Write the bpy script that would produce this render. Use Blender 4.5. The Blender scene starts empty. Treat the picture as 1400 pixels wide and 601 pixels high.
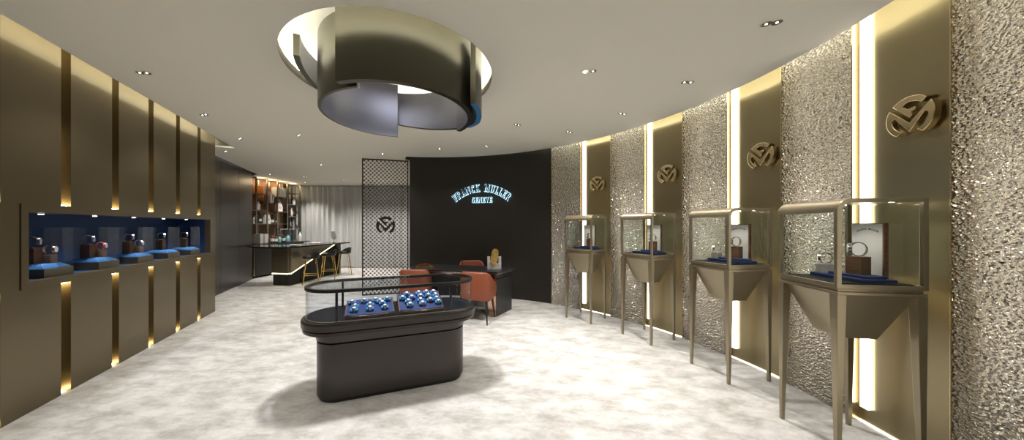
import bpy, bmesh, math, random
from math import pi, sin, cos, radians as R, hypot, atan2, sqrt
from mathutils import Vector, Matrix
random.seed(4)
S = bpy.context.scene
COL = S.collection
CEIL = 2.97

# ------------------------------------------------------------------ materials
def mat(name, color=(.5,.5,.5), rough=.5, metal=0., spec=.5, emit=None, strength=0., bump=None, vary=None, coat=0.):
    m = bpy.data.materials.new(name); m.use_nodes = True
    nt = m.node_tree; b = nt.nodes['Principled BSDF']
    b.inputs['Base Color'].default_value = (*color, 1)
    b.inputs['Roughness'].default_value = rough
    b.inputs['Metallic'].default_value = metal
    b.inputs['Specular IOR Level'].default_value = spec
    b.inputs['Coat Weight'].default_value = coat; b.inputs['Coat Roughness'].default_value = .1
    if emit:
        b.inputs['Emission Color'].default_value = (*emit, 1)
        b.inputs['Emission Strength'].default_value = strength
    tc = nt.nodes.new('ShaderNodeTexCoord')
    if vary:     # (scale xyz, color2, detail)
        mp = nt.nodes.new('ShaderNodeMapping'); mp.inputs['Scale'].default_value = vary[0]
        nz = nt.nodes.new('ShaderNodeTexNoise'); nz.inputs['Scale'].default_value = 1; nz.inputs['Detail'].default_value = 4
        mx = nt.nodes.new('ShaderNodeMix'); mx.data_type = 'RGBA'
        mx.inputs[6].default_value = (*color, 1); mx.inputs[7].default_value = (*vary[1], 1)
        rp = nt.nodes.new('ShaderNodeMapRange'); rp.inputs[1].default_value = .35; rp.inputs[2].default_value = .65
        nt.links.new(tc.outputs['Object'], mp.inputs[0]); nt.links.new(mp.outputs[0], nz.inputs['Vector'])
        nt.links.new(nz.outputs[0], rp.inputs[0]); nt.links.new(rp.outputs[0], mx.inputs[0])
        nt.links.new(mx.outputs[2], b.inputs['Base Color'])
    if bump:     # (scale xyz, strength, distance)
        mp = nt.nodes.new('ShaderNodeMapping'); mp.inputs['Scale'].default_value = bump[0]
        nz = nt.nodes.new('ShaderNodeTexNoise'); nz.inputs['Scale'].default_value = 1; nz.inputs['Detail'].default_value = 2
        bp = nt.nodes.new('ShaderNodeBump'); bp.inputs['Strength'].default_value = bump[1]; bp.inputs['Distance'].default_value = bump[2]
        nt.links.new(tc.outputs['Object'], mp.inputs[0]); nt.links.new(mp.outputs[0], nz.inputs['Vector'])
        nt.links.new(nz.outputs[0], bp.inputs['Height']); nt.links.new(bp.outputs[0], b.inputs['Normal'])
    return m

def glass_mat(name, tint=(.95,.97,.96), boost=1.0):
    m = bpy.data.materials.new(name); m.use_nodes = True
    nt = m.node_tree; nt.nodes.clear()
    out = nt.nodes.new('ShaderNodeOutputMaterial'); mx = nt.nodes.new('ShaderNodeMixShader')
    tr = nt.nodes.new('ShaderNodeBsdfTransparent'); tr.inputs[0].default_value = (*tint, 1)
    gl = nt.nodes.new('ShaderNodeBsdfGlossy'); gl.inputs['Roughness'].default_value = .02
    fr = nt.nodes.new('ShaderNodeLayerWeight'); fr.inputs[0].default_value = .5
    pw = nt.nodes.new('ShaderNodeMath'); pw.operation = 'POWER'; pw.inputs[1].default_value = 5
    ma = nt.nodes.new('ShaderNodeMath'); ma.operation = 'MULTIPLY_ADD'; ma.inputs[1].default_value = .6; ma.inputs[2].default_value = .03*boost
    nt.links.new(fr.outputs['Facing'], pw.inputs[0]); nt.links.new(pw.outputs[0], ma.inputs[0]); nt.links.new(ma.outputs[0], mx.inputs[0]); nt.links.new(tr.outputs[0], mx.inputs[1])
    nt.links.new(gl.outputs[0], mx.inputs[2]); nt.links.new(mx.outputs[0], out.inputs[0])
    return m

def hammered_mat():
    m = mat('hammered_metal', (.43,.41,.37), .14, 1.)
    nt = m.node_tree; b = nt.nodes['Principled BSDF']; L = nt.links.new
    tc = nt.nodes.new('ShaderNodeTexCoord'); mp = nt.nodes.new('ShaderNodeMapping')
    mp.inputs['Scale'].default_value = (1, 1, 1.6)
    wn = nt.nodes.new('ShaderNodeTexNoise'); wn.inputs['Scale'].default_value = 26
    ad = nt.nodes.new('ShaderNodeVectorMath'); ad.operation = 'MULTIPLY_ADD'; ad.inputs[1].default_value = (.022, .022, .022)
    v = nt.nodes.new('ShaderNodeTexVoronoi'); v.feature = 'SMOOTH_F1'; v.inputs['Scale'].default_value = 46; v.inputs['Smoothness'].default_value = .5
    bp = nt.nodes.new('ShaderNodeBump'); bp.inputs['Strength'].default_value = 1.; bp.inputs['Distance'].default_value = .02
    L(tc.outputs['Object'], mp.inputs[0]); L(mp.outputs[0], wn.inputs['Vector']); L(wn.outputs['Color'], ad.inputs[0]); L(mp.outputs[0], ad.inputs[2])
    L(ad.outputs[0], v.inputs['Vector']); L(v.outputs['Distance'], bp.inputs['Height']); L(bp.outputs[0], b.inputs['Normal'])
    return m

def carpet_mat():
    m = mat('carpet', (.6,.57,.54), .95, 0, .1)
    nt = m.node_tree; b = nt.nodes['Principled BSDF']; L = nt.links.new
    tc = nt.nodes.new('ShaderNodeTexCoord'); mp = nt.nodes.new('ShaderNodeMapping')
    mp.inputs['Rotation'].default_value = (0, 0, R(25)); mp.inputs['Scale'].default_value = (1.2, 2.3, 1)
    n1 = nt.nodes.new('ShaderNodeTexNoise'); n1.inputs['Scale'].default_value = 2.8; n1.inputs['Detail'].default_value = 12; n1.inputs['Roughness'].default_value = .72; n1.inputs['Distortion'].default_value = .15
    cr = nt.nodes.new('ShaderNodeValToRGB')
    e = cr.color_ramp.elements; e[0].position = .36; e[0].color = (.44,.42,.395,1); e[1].position = .62; e[1].color = (.74,.73,.72,1)
    k = e.new(.5); k.color = (.61,.595,.575,1)
    n2 = nt.nodes.new('ShaderNodeTexNoise'); n2.inputs['Scale'].default_value = 260
    bp = nt.nodes.new('ShaderNodeBump'); bp.inputs['Strength'].default_value = .5; bp.inputs['Distance'].default_value = .004
    L(tc.outputs['Object'], mp.inputs[0]); L(mp.outputs[0], n1.inputs['Vector']); L(n1.outputs[0], cr.inputs[0]); L(cr.outputs[0], b.inputs['Base Color'])
    L(tc.outputs['Object'], n2.inputs['Vector']); L(n2.outputs[0], bp.inputs['Height']); L(bp.outputs[0], b.inputs['Normal'])
    return m

def emis(name, c, s): return mat(name, (0,0,0), .5, emit=c, strength=s)

M = dict(
 carpet=carpet_mat(), hammered=hammered_mat(),
 ceiling=mat('ceiling_paint', (.84,.805,.71), .9, 0, .1),
 bronze=mat('bronze_panel', (.19,.152,.088), .42, .85, coat=.25),
 slot=mat('slot_gold', (.70,.53,.24), .5, .35),
 gold_panel=mat('gold_panel', (.31,.262,.155), .30, .95, coat=.2),
 case=mat('champagne_metal', (.33,.285,.20), .36, .85),
 trim=mat('gold_trim', (.62,.50,.30), .25, 1.),
 emblem=mat('brass_emblem', (.62,.51,.31), .2, 1.),
 dark=mat('dark_panel', (.034,.031,.028), .36, .35),
 dark2=mat('dark_bronze_panel', (.075,.066,.056), .34, .6),
 island=mat('island_bronze', (.060,.053,.048), .33, .6),
 black=mat('black_satin', (.012,.012,.012), .35),
 blackgloss=mat('black_gloss', (.012,.012,.013), .12),
 desk=mat('desk_dark', (.022,.022,.024), .3),
 ring_out=mat('ring_outer', (.085,.081,.062), .33, .9),
 ring_in=mat('ring_inner', (.26,.26,.31), .42, .8),
 ring_dark=mat('ring_dark', (.06,.055,.05), .35, .5),
 orange=mat('orange_leather', (.26,.068,.030), .45),
 stoolgold=mat('stool_brass', (.80,.56,.20), .22, 1.),
 curtain=mat('curtain_cloth', (.58,.585,.575), .9, 0, .1),
 blue=mat('blue_felt', (.007,.032,.13), .7),
 niche=mat('niche_blue', (.006,.030,.10), .6),
 bluepad=mat('blue_velvet', (.05,.22,.52), .6),
 navy=mat('navy_leather', (.003,.004,.010), .4, 0, .25),
 wood=mat('walnut', (.14,.065,.035), .35, vary=((6,6,60),(.22,.11,.06))),
 backwood=mat('backwood', (.20,.085,.03), .4, vary=((30,12,1.5),(.34,.15,.055))),
 stone=mat('grey_stone', (.42,.38,.34), .4, vary=((30,30,30),(.55,.50,.45))),
 basegrey=mat('base_bronze', (.16,.14,.11), .4, .5),
 steel=mat('steel', (.75,.73,.70), .18, 1.),
 rose=mat('rose_gold', (.80,.50,.36), .2, 1.),
 chrome=mat('chrome', (.8,.8,.8), .12, 1.),
 white=mat('white_ceramic', (.75,.74,.72), .35),
 dial=mat('dial_white', (.85,.86,.88), .3),
 cyan=mat('pale_blue', (.20,.45,.50), .25),
 amber=mat('amber_bottle', (.10,.04,.02), .12),
 clearblack=mat('black_bottle', (.015,.015,.018), .12),
 red=mat('red_strap', (.5,.08,.05), .5), orangestrap=mat('orange_strap', (.75,.25,.06), .5),
 lilac=mat('lilac_strap', (.45,.30,.55), .5), teal=mat('teal_strap', (.08,.45,.42), .5), green=mat('green_strap', (.25,.5,.2), .5),
 whitestrap=mat('white_strap', (.8,.8,.8), .5), bluestrap=mat('blue_strap', (.05,.15,.4), .5), skin=mat('pink_strap', (.65,.42,.36), .5),
 glass=glass_mat('clear_glass'), glass2=glass_mat('vitrine_glass', (.95,.97,.99), .6),
 led_white=emis('led_white', (1,.93,.80), 6), led_cove=emis('led_cove', (1,.985,.84), 12), led_cool=emis('led_cool', (.85,.95,1), 2.5),
 led_warm=emis('led_warm', (1,.82,.48), 26), led_bar=emis('led_bar', (1,.92,.45), 5), halo=emis('sign_halo', (.50,.82,1), 2.4),
 led_spot=emis('led_spot', (1,.93,.82), 14), led_recess=emis('led_recess', (1,.98,.84), 22), blue_bit=mat('blue_cap', (.03,.16,.34), .4),
 led_foot=emis('led_foot', (1,.93,.78), 3.5),
 led_lens=emis('led_lens', (1,.95,.88), 5),
 marble=mat('white_marble', (.62,.59,.58), .3, vary=((18,18,18),(.8,.79,.78))),
 screenm=mat('screen_metal', (.022,.018,.015), .4, .4),
)

# ------------------------------------------------------------------ mesh builder
class MB:
    def __init__(s): s.v = []; s.f = []
    def add(s, vs, fs):
        o = len(s.v); s.v += [tuple(v) for v in vs]; s.f += [tuple(i + o for i in f) for f in fs]; return s
    def box(s, x0, x1, y0, y1, z0, z1, T=None):
        vs = [(x, y, z) for z in (z0, z1) for x, y in ((x0,y0),(x1,y0),(x1,y1),(x0,y1))]
        if T: vs = [T(*v) for v in vs]
        return s.add(vs, [(3,2,1,0),(4,5,6,7),(0,1,5,4),(1,2,6,5),(2,3,7,6),(3,0,4,7)])
    def prism(s, pts, z0, z1, T=None):          # polygon in xy extruded in z
        n = len(pts); vs = [(x,y,z0) for x,y in pts] + [(x,y,z1) for x,y in pts]
        if T: vs = [T(*v) for v in vs]
        return s.add(vs, [tuple(range(n-1,-1,-1)), tuple(range(n,2*n))] + [(i,(i+1)%n,n+(i+1)%n,n+i) for i in range(n)])
    def loft(s, loops, cap=True, T=None, close=True):       # loops of equal length
        n = len(loops[0]); vs = [p for l in loops for p in l]
        if T: vs = [T(*v) for v in vs]
        fs = []
        for k in range(len(loops)-1):
            for i in range(n if close else n-1):
                j = (i+1) % n; fs.append((k*n+i, k*n+j, (k+1)*n+j, (k+1)*n+i))
        if cap: fs += [tuple(range(n-1,-1,-1)), tuple(range((len(loops)-1)*n, len(loops)*n))]
        return s.add(vs, fs)
    def lathe(s, prof, c=(0,0,0), n=20, T=None):
        loops = [[(c[0]+r*cos(2*pi*i/n), c[1]+r*sin(2*pi*i/n), c[2]+z) for i in range(n)] for r, z in prof]
        return s.loft(loops, T=T)
    def bar(s, a, b, ra, rb=None, n=8, T=None, rot=pi/4):
        a = Vector(a); b = Vector(b); rb = ra if rb is None else rb; d = (b-a).normalized()
        u = d.cross(Vector((0,0,1)) if abs(d.z) < .99 else Vector((1,0,0))).normalized(); w = d.cross(u)
        lp = [[tuple(p + (u*cos(2*pi*i/n+rot) + w*sin(2*pi*i/n+rot))*r) for i in range(n)] for p, r in ((a,ra),(b,rb))]
        return s.loft(lp, T=T)
    def tube(s, path, r, n=8, closed=False):
        P = [Vector(p) for p in path]; loops = []
        for i, p in enumerate(P):
            a = P[i-1] if (i or closed) else p; b = P[(i+1) % len(P)] if (i < len(P)-1 or closed) else p
            d = (b-a).normalized(); up = Vector((0,0,1)) if abs(d.z) < .95 else Vector((1,0,0))
            u = d.cross(up).normalized(); w = u.cross(d)
            loops.append([tuple(p + (u*cos(2*pi*k/n)+w*sin(2*pi*k/n))*r) for k in range(n)])
        if closed: loops.append(loops[0])
        return s.loft(loops, cap=not closed)
    def band(s, c, ri, ro, z0, z1, a0, a1, n=64):   # partial cylinder shell, degrees
        full = abs(a1-a0) >= 359.9; loops = []
        for i in range(n+1):
            a = R(a0 + (a1-a0)*i/n)
            loops.append([(c[0]+r*cos(a), c[1]+r*sin(a), z) for r, z in ((ri,z0),(ro,z0),(ro,z1),(ri,z1))])
        return s.loft(loops, cap=not full)
    def build(s, name, m, parent=None, T=None, bevel=0, smooth=True, seg=2, angle=35):
        me = bpy.data.meshes.new(name)
        vs = [T(*v) for v in s.v] if T else s.v
        me.from_pydata(vs, [], s.f)
        bm = bmesh.new(); bm.from_mesh(me)
        bmesh.ops.recalc_face_normals(bm, faces=bm.faces); bm.to_mesh(me); bm.free()
        if smooth:
            for p in me.polygons: p.use_smooth = True
            me.set_sharp_from_angle(angle=R(angle))
        me.materials.append(M[m] if isinstance(m, str) else m)
        o = bpy.data.objects.new(name, me); COL.objects.link(o)
        if parent: o.parent = parent
        if bevel:
            b = o.modifiers.new('bevel', 'BEVEL'); b.width = bevel; b.segments = seg; b.limit_method = 'ANGLE'; b.angle_limit = R(40); b.harden_normals = False
        return o

def tag(o, label, cat, group=None):
    o['label'] = label; o['category'] = cat
    if group: o['group'] = group
    return o
def struct(o): o['kind'] = 'structure'; return o
def thing(name, label, cat, loc=(0,0,0), rz=0, group=None):
    o = bpy.data.objects.new(name, None); COL.objects.link(o); o.empty_display_size = .1
    o.location = loc; o.rotation_euler = (0,0,rz); return tag(o, label, cat, group)
def dup(root, loc, rz, label):
    def cp(o, par):
        c = o.copy(); COL.objects.link(c)
        if par: c.parent = par
        for ch in o.children: cp(ch, c)
        return c
    r = cp(root, None); r.location = loc; r.rotation_euler = (0,0,rz); r['label'] = label
    return r
def place(xf, x, y):            # local 2D -> world through (cx, cy, rz)
    return (xf[0] + x*cos(xf[2]) - y*sin(xf[2]), xf[1] + x*sin(xf[2]) + y*cos(xf[2]))
def rrect(w, d, r, n=6):
    pts = []
    for cx, cy, a in ((w/2-r,d/2-r,0),(-w/2+r,d/2-r,90),(-w/2+r,-d/2+r,180),(w/2-r,-d/2+r,270)):
        pts += [(cx+r*cos(R(a+90*i/n)), cy+r*sin(R(a+90*i/n))) for i in range(n+1)]
    return pts
def stadium(h, r, n=20):
    return [(h+r*cos(R(-90+180*i/n)), r*sin(R(-90+180*i/n))) for i in range(n+1)] + [(-h+r*cos(R(90+180*i/n)), r*sin(R(90+180*i/n))) for i in range(n+1)]

# ------------------------------------------------------------------ room frame of reference
RC = (-.87, 2.67); RW = 3.81              # curved wall: centre and radius
LD = (-.3511, .9363); LN = (.9363, .3511); LO = (-2.75, 0.)
def LW(s, o, z): return (LO[0] + LD[0]*s + LN[0]*o, LO[1] + LD[1]*s + LN[1]*o, z)
def pol(a, r): return (RC[0] + r*cos(R(a)), RC[1] + r*sin(R(a)))

# floor
struct(MB().box(-9, 5, -3, 11.5, -.08, 0).build('floor', 'carpet', smooth=False))

# ceiling with round opening and cove gaps
LC = (-.885*.98, 3.01*.98); LR = .978*.98
def offs(s, o): q = LW(s, o, 0); return (q[0], q[1])
outer = []
EC = (-.96, 2.66); ER = 3.71
for i in range(81):
    a = -78 + (100.2+78)*i/80
    outer.append((EC[0]+ER*cos(R(a)), EC[1]+ER*sin(R(a))))
outer += [(-1.72, 6.6), (-1.0, 7.4), (-1.0, 10.9), (-7.6, 10.9), (-7.35, 9.15), offs(9.25, -.45), offs(5.95, -.45), offs(5.95, .175), offs(-1.5, .175)]
bm = bmesh.new()
def loop(pts, z):
    vs = [bm.verts.new((x,y,z)) for x,y in pts]
    return [bm.edges.new((vs[i], vs[(i+1) % len(vs)])) for i in range(len(vs))]
ed = loop(outer, CEIL) + loop([(LC[0]+LR*cos(2*pi*i/96), LC[1]+LR*sin(2*pi*i/96)) for i in range(96)], CEIL)
bmesh.ops.triangle_fill(bm, edges=ed, use_beauty=True, use_dissolve=False)
g = bmesh.ops.extrude_face_region(bm, geom=bm.faces[:])
for v in [e for e in g['geom'] if isinstance(e, bmesh.types.BMVert)]: v.co.z += .03
bmesh.ops.recalc_face_normals(bm, faces=bm.faces)
me = bpy.data.meshes.new('ceiling'); bm.to_mesh(me); bm.free(); me.materials.append(M['ceiling'])
co = bpy.data.objects.new('ceiling', me); COL.objects.link(co); struct(co)
# slab above
struct(MB().box(-9, 5, -3, 11.5, 3.36, 3.42).build('ceiling.001', 'ceiling', smooth=False))
# round recess lining
rb = MB()
prof = [(LR, CEIL+.0), (LR, 3.05), (LR+.10, 3.06), (LR+.10, 3.20), (LR-.02, 3.30), (LR-.16, 3.33), (.02, 3.34)]
rb.loft([[(LC[0]+r*cos(2*pi*i/96), LC[1]+r*sin(2*pi*i/96), z) for i in range(96)] for r, z in prof], cap=False)
struct(rb.build('trim_1', 'ceiling', angle=50))
struct(MB().band(LC, LR+.03, LR+.06, 3.062, 3.075, 0, 360, 72).build('trim_2', 'led_recess'))

# curved wall --------------------------------------------------------------
def arc_plate(name, a0, a1, ri, ro, z0, z1, m, n=None, **k):
    n = n or max(3, int(abs(a1-a0)/1.2))
    return struct(MB().band(RC, ri, ro, z0, z1, a0, a1, n).build(name, m, **k))
arc_plate('wall_back', 54.47, 100.6, RW, RW+.12, 0, 3.36, 'dark')
# fine seams in the dark wall: shadow gaps as thin raised battens of the same panel
tn = 3
idx = 0
for k in range(-1, 6):
    a0 = 54.47 - 17*k
    if k >= 0:
        arc_plate('wall_right' if idx == 0 else 'wall_right.%03d' % idx, a0, a0-8.6, RW-.03, RW+.1, 0, 3.36, 'hammered'); idx += 1
        b = MB().band(RC, RW-.045, RW+.05, 0, 3.36, a0-8.6, a0-8.75, 1)
        b.band(RC, RW-.035, RW+.05, 0, 3.36, a0-.0, a0+.06, 1)
        struct(b.build('trim_%d' % tn, 'trim')); tn += 1
        struct(MB().band(RC, RW-.022, RW+.0, .12, 3.3, a0-9.15, a0-9.95, 2).build('trim_%d' % tn, 'led_white')); tn += 1
        arc_plate('wall_right.%03d' % idx, a0-8.7, a0-17, RW, RW+.1, 0, 3.36, 'gold_panel', n=14); idx += 1
for k in range(6):
    a0 = 54.47 - 17*k
    struct(MB().band(RC, RW-.010, RW-.001, .002, .012, a0-8.8, a0-16.95, 12).build('trim_%d' % tn, 'led_foot')); tn += 1
# back of the shop, behind the camera
struct(MB().box(-3.4, 1.6, -1.35, -1.25, 0, 3.36).build('wall_front', 'bronze', smooth=False))
# cove housings: painted cavity behind the ceiling edge
def cove(cc, pr, a0, a1, n, name):
    MBx = MB(); MBx.loft([[(cc[0]+q*cos(R(a0+(a1-a0)*i/n)), cc[1]+q*sin(R(a0+(a1-a0)*i/n)), z) for q, z in pr] for i in range(n+1)], cap=False, close=False)
    return struct(MBx.build(name, 'ceiling'))
cove(EC, [(ER-.30, CEIL+.031), (ER-.28, 3.14), (ER-.16, 3.21), (ER+.02, 3.22), (RW+.06, 3.22)], -75, 100, 70, 'trim_%d' % tn); tn += 1
MBx = MB(); MBx.loft([[LW(q, o, z) for o, z in ((.47, CEIL+.031), (.45, 3.14), (.33, 3.21), (.1, 3.22), (-.06, 3.22))] for q in (-1.4, 5.95)], cap=False, close=False)
struct(MBx.build('trim_%d' % tn, 'ceiling')); tn += 1
MBx = MB(); MBx.loft([[LW(q, o, z) for o, z in ((-.2, CEIL+.031), (-.22, 3.2), (-.6, 3.2))] for q in (5.96, 9.2)], cap=False, close=False)
struct(MBx.build('trim_%d' % tn, 'ceiling')); tn += 1
# cove strips (lie on the upper side of the ceiling edge)
struct(MB().band(EC, ER-.10, ER-.05, CEIL+.035, CEIL+.06, -70, 54, 60).build('trim_%d' % tn, 'led_cove')); tn += 1
struct(MB().band(EC, ER-.10, ER-.05, CEIL+.035, CEIL+.05, 54, 100, 24).build('trim_%d' % tn, emis('led_cove_dim', (.9,1,.85), 1.2))); tn += 1
struct(MB().box(-1.2, 5.9, .22, .27, CEIL+.035, CEIL+.06, LW).build('trim_%d' % tn, 'led_cove')); tn += 1
struct(MB().box(6.0, 9.1, -.38, -.35, CEIL+.035, CEIL+.05, LW).build('trim_%d' % tn, 'led_cool')); tn += 1

# left wall -----------------------------------------------------------------
SL = [2.876 + .5565*k for k in range(-6, 5)]; HW = .046
N0, N1, NZ0, NZ1 = 2.555, 5.447, 1.052, 1.612     # niche opening
WE = 5.63
b = MB(); edges = [-1.4] + [q for c in SL for q in (c-HW, c+HW)] + [WE]
for i in range(0, len(edges), 2):
    b.box(edges[i], edges[i+1], -.07, 0, 0, .995, LW); b.box(edges[i], edges[i+1], -.07, 0, 1.68, 3.36, LW)
b.box(-1.4, N0-.06, -.07, .0, .995, 1.68, LW)
for s0, s1, z0, z1 in ((N0-.055, WE, .995, NZ0), (N0-.055, WE, NZ1, 1.68), (N0-.055, N0, NZ0, NZ1), (N1, WE, NZ0, NZ1)):
    b.box(s0, s1, -.07, .006, z0, z1, LW)
b.box(WE-.05, WE, -.60, -.07, 0, 3.36, LW)
struct(b.build('wall_left', 'bronze', smooth=False))
b = MB(); b.box(-1.4, N0-.02, -.12, -.075, 0, 3.36, LW).box(N0-.02, WE-.05, -.12, -.075, 0, NZ0-.02, LW).box(N0-.02, WE-.05, -.12, -.075, NZ1+.02, 3.36, LW)
struct(b.build('trim_%d' % tn, 'slot', smooth=False)); tn += 1
b = MB()
for c in SL:
    b.box(c-HW+.008, c+HW-.008, -.072, -.02, 1.682, 1.690, LW).box(c-HW+.008, c+HW-.008, -.072, -.02, .985, .993, LW)
struct(b.build('trim_%d' % tn, 'led_warm', smooth=False)); tn += 1
b = MB()
for c in SL: b.box(c-HW+.012, c+HW-.012, -.07, -.045, .004, .014, LW)
struct(b.build('trim_%d' % tn, 'led_warm', smooth=False)); tn += 1
# niche lining
b = MB(); ND = -.42
b.box(N0-.02, N1+.02, ND-.02, ND, NZ0-.02, NZ1+.02, LW)
b.box(N0-.02, N0, ND, -.071, NZ0-.02, NZ1+.02, LW).box(N1, N1+.02, ND, -.071, NZ0-.02, NZ1+.02, LW)
b.box(N0, N1, ND, -.071, NZ0-.02, NZ0-.002, LW).box(N0, N1, ND, -.071, NZ1, NZ1+.02, LW)
struct(b.build('trim_%d' % tn, 'niche', smooth=False)); tn += 1
# recessed dark wall beyond
b = MB(); cuts = [5.3, 6.3, 7.3, 8.3, 9.22]
for i in range(4): b.box(cuts[i]+.003, cuts[i+1]-.003, -.60, -.56, 0, 3.36, LW)
b.box(5.3, 9.22, -.66, -.601, 0, 3.36, LW)
struct(b.build('wall_left.001', 'dark2', smooth=False))
# far enclosure
struct(MB().box(-7.5, -7.4, 8.4, 11.2, 0, 3.36).build('wall_left.002', 'dark2', smooth=False))
struct(MB().box(-7.6, 1.5, 11.0, 11.1, 0, 3.36).build('wall_far', 'curtain', smooth=False))
struct(MB().box(-1.0, -.9, 6.6, 11.0, 0, 3.36).build('wall_far.001', 'dark', smooth=False))

# ------------------------------------------------------------------ curved-wall mapping for signs
def onwall(a, r, z0):           # local x to the right, y up, depth w towards the room
    def T(x, y, w):
        t = R(a) - x/r; rr = r - w
        return (RC[0]+rr*cos(t), RC[1]+rr*sin(t), z0+y)
    return T
def arcpts(r, a0, a1, n): return [(r*cos(R(a0+(a1-a0)*i/n)), r*sin(R(a0+(a1-a0)*i/n))) for i in range(n+1)]
def emblem_polys():
    half = arcpts(1, 147, 238, 16) + [(-.30,-.68)] + arcpts(.74, 246, 180, 10)[1:] + [(-.62,.10), (0,-.74)]
    mirror = [(-x, y) for x, y in half[::-1]][1:]
    m = half + mirror + [(0,-.30)]
    f = arcpts(1, 135, 47, 16) + [(.52,.56)] + arcpts(.72, 50, 104, 8) + [(-.30,.58), (-.06,.40), (.24,.44), (.26,.28), (.10,.24), (.12,.06), (0,-.06)]
    return m, f
def emblem(T, rad, thick, label, group, mt='emblem', w0=.02, parent=None):
    t = thing('monogram_emblem', label, 'emblem', group=group)
    for nm, pl in zip(('lower_mark', 'upper_mark'), emblem_polys()):
        MB().prism([(x*rad, y*rad) for x, y in pl], w0, w0+thick).build(nm, mt, t, T=T, bevel=.003 if thick > .02 else 0)
    return t
for a, lb in ((40.98, 'brass round wall emblem on the gold panel nearest the dark sign wall'),
              (23.6, 'brass round wall emblem above the second farthest display case'),
              (6.34, 'brass round wall emblem above the second nearest display case'),
              (-10.6, 'largest, nearest brass round wall emblem high on the rightmost gold panel')):
    T = onwall(a, RW, 2.225)
    e = emblem(T, .135, .036, lb, 'monogram emblems on the gold panels', w0=.014)
    for x, y in ((-.10,-.03),(.10,-.03),(0,.115)): MB().lathe([(.006,.0),(.006,.0135)], (x,y,0), 8).build('standoff', 'trim', e, T=T)

# letters: (serif capitals as strokes)
def quad(p): return p
GL = {}
def stem(x, y0=0, y1=1, w=.20, ser=True):
    o = [[(x,y0),(x+w,y0),(x+w,y1),(x,y1)]]
    if ser: o += [[(x-.08,y0),(x+w+.08,y0),(x+w+.08,y0+.06),(x-.08,y0+.06)], [(x-.08,y1-.06),(x+w+.08,y1-.06),(x+w+.08,y1),(x-.08,y1)]]
    return o
def ring(cx, cy, rx, ry, a0, a1, t, tn=.06, n=12):
    o = []
    for i in range(n):
        q = []
        for k in (i, i+1):
            a = R(a0+(a1-a0)*k/n); q.append((cx+rx*cos(a), cy+ry*sin(a), cx+(rx-t)*cos(a), cy+(ry-tn)*sin(a)))
        o.append([(q[0][0],q[0][1]),(q[1][0],q[1][1]),(q[1][2],q[1][3]),(q[0][2],q[0][3])])
    return o
def rc(x0,y0,x1,y1): return [(x0,y0),(x1,y0),(x1,y1),(x0,y1)]
GL['F'] = (.72, stem(.08)+[rc(.28,.93,.68,1), rc(.62,.74,.68,.94), rc(.28,.47,.52,.54), rc(.49,.38,.54,.63)])
GL['R'] = (.84, stem(.08)+ring(.36,.75,.34,.25,90,-90,.19)+[rc(.28,.94,.38,1), rc(.28,.5,.38,.56), [(.40,.5),(.60,.5),(.86,0),(.66,0)]])
GL['A'] = (.86, [[(.06,0),(.14,0),(.44,.86),(.42,1)], [(.38,1),(.50,1),(.82,0),(.60,0)], rc(.22,.28,.62,.34), rc(0,0,.24,.06), rc(.52,0,.90,.06)])
GL['N'] = (.90, [rc(.12,0,.18,1), rc(.74,0,.80,1), [(.12,1),(.34,1),(.80,.0),(.62,0)], rc(.02,0,.28,.06), rc(.64,.94,.90,1), rc(.02,.94,.2,1)])
GL['C'] = (.80, ring(.42,.5,.38,.5,50,310,.2)+[rc(.62,.72,.68,.98), rc(.62,.02,.68,.2)])
GL['K'] = (.88, stem(.08)+[[(.28,.42),(.36,.42),(.78,1),(.70,1)], [(.40,.56),(.52,.66),(.86,0),(.64,0)], rc(.60,.94,.88,1), rc(.56,0,.92,.06)])
GL['M'] = (1.06, [rc(.12,0,.18,1), rc(.76,0,.96,1), [(.12,1),(.34,1),(.56,.1),(.48,0)], [(.48,0),(.54,.0),(.80,1),(.74,1)], rc(.02,0,.28,.06), rc(.68,0,1.04,.06), rc(.02,.94,.2,1), rc(.86,.94,1.04,1)])
GL['U'] = (.88, [rc(.08,.3,.28,1), rc(.70,.3,.76,1), rc(.0,.94,.36,1), rc(.62,.94,.86,1)]+ring(.42,.32,.34,.32,180,360,.16))
GL['L'] = (.70, stem(.08)+[rc(.28,0,.68,.07), rc(.62,.0,.68,.26)])
GL['E'] = (.74, stem(.08)+[rc(.28,.93,.68,1), rc(.62,.76,.68,.94), rc(.28,.47,.54,.54), rc(.49,.38,.54,.63), rc(.28,0,.70,.07), rc(.64,0,.70,.26)])
GL['G'] = (.86, ring(.42,.5,.38,.5,50,320,.2)+[rc(.62,.72,.68,.98), rc(.58,.02,.76,.42), rc(.50,.40,.84,.46)])
GL['V'] = (.84, [[(.06,1),(.28,1),(.50,.12),(.42,0)], [(.40,0),(.48,.0),(.78,1),(.70,1)], rc(0,.94,.34,1), rc(.62,.94,.86,1)])
def expand(q, e):
    cx = sum(p[0] for p in q)/len(q); cy = sum(p[1] for p in q)/len(q)
    return [(x + e*(1 if x > cx else -1), y + e*(1 if y > cy else -1)) for x, y in q]
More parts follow.
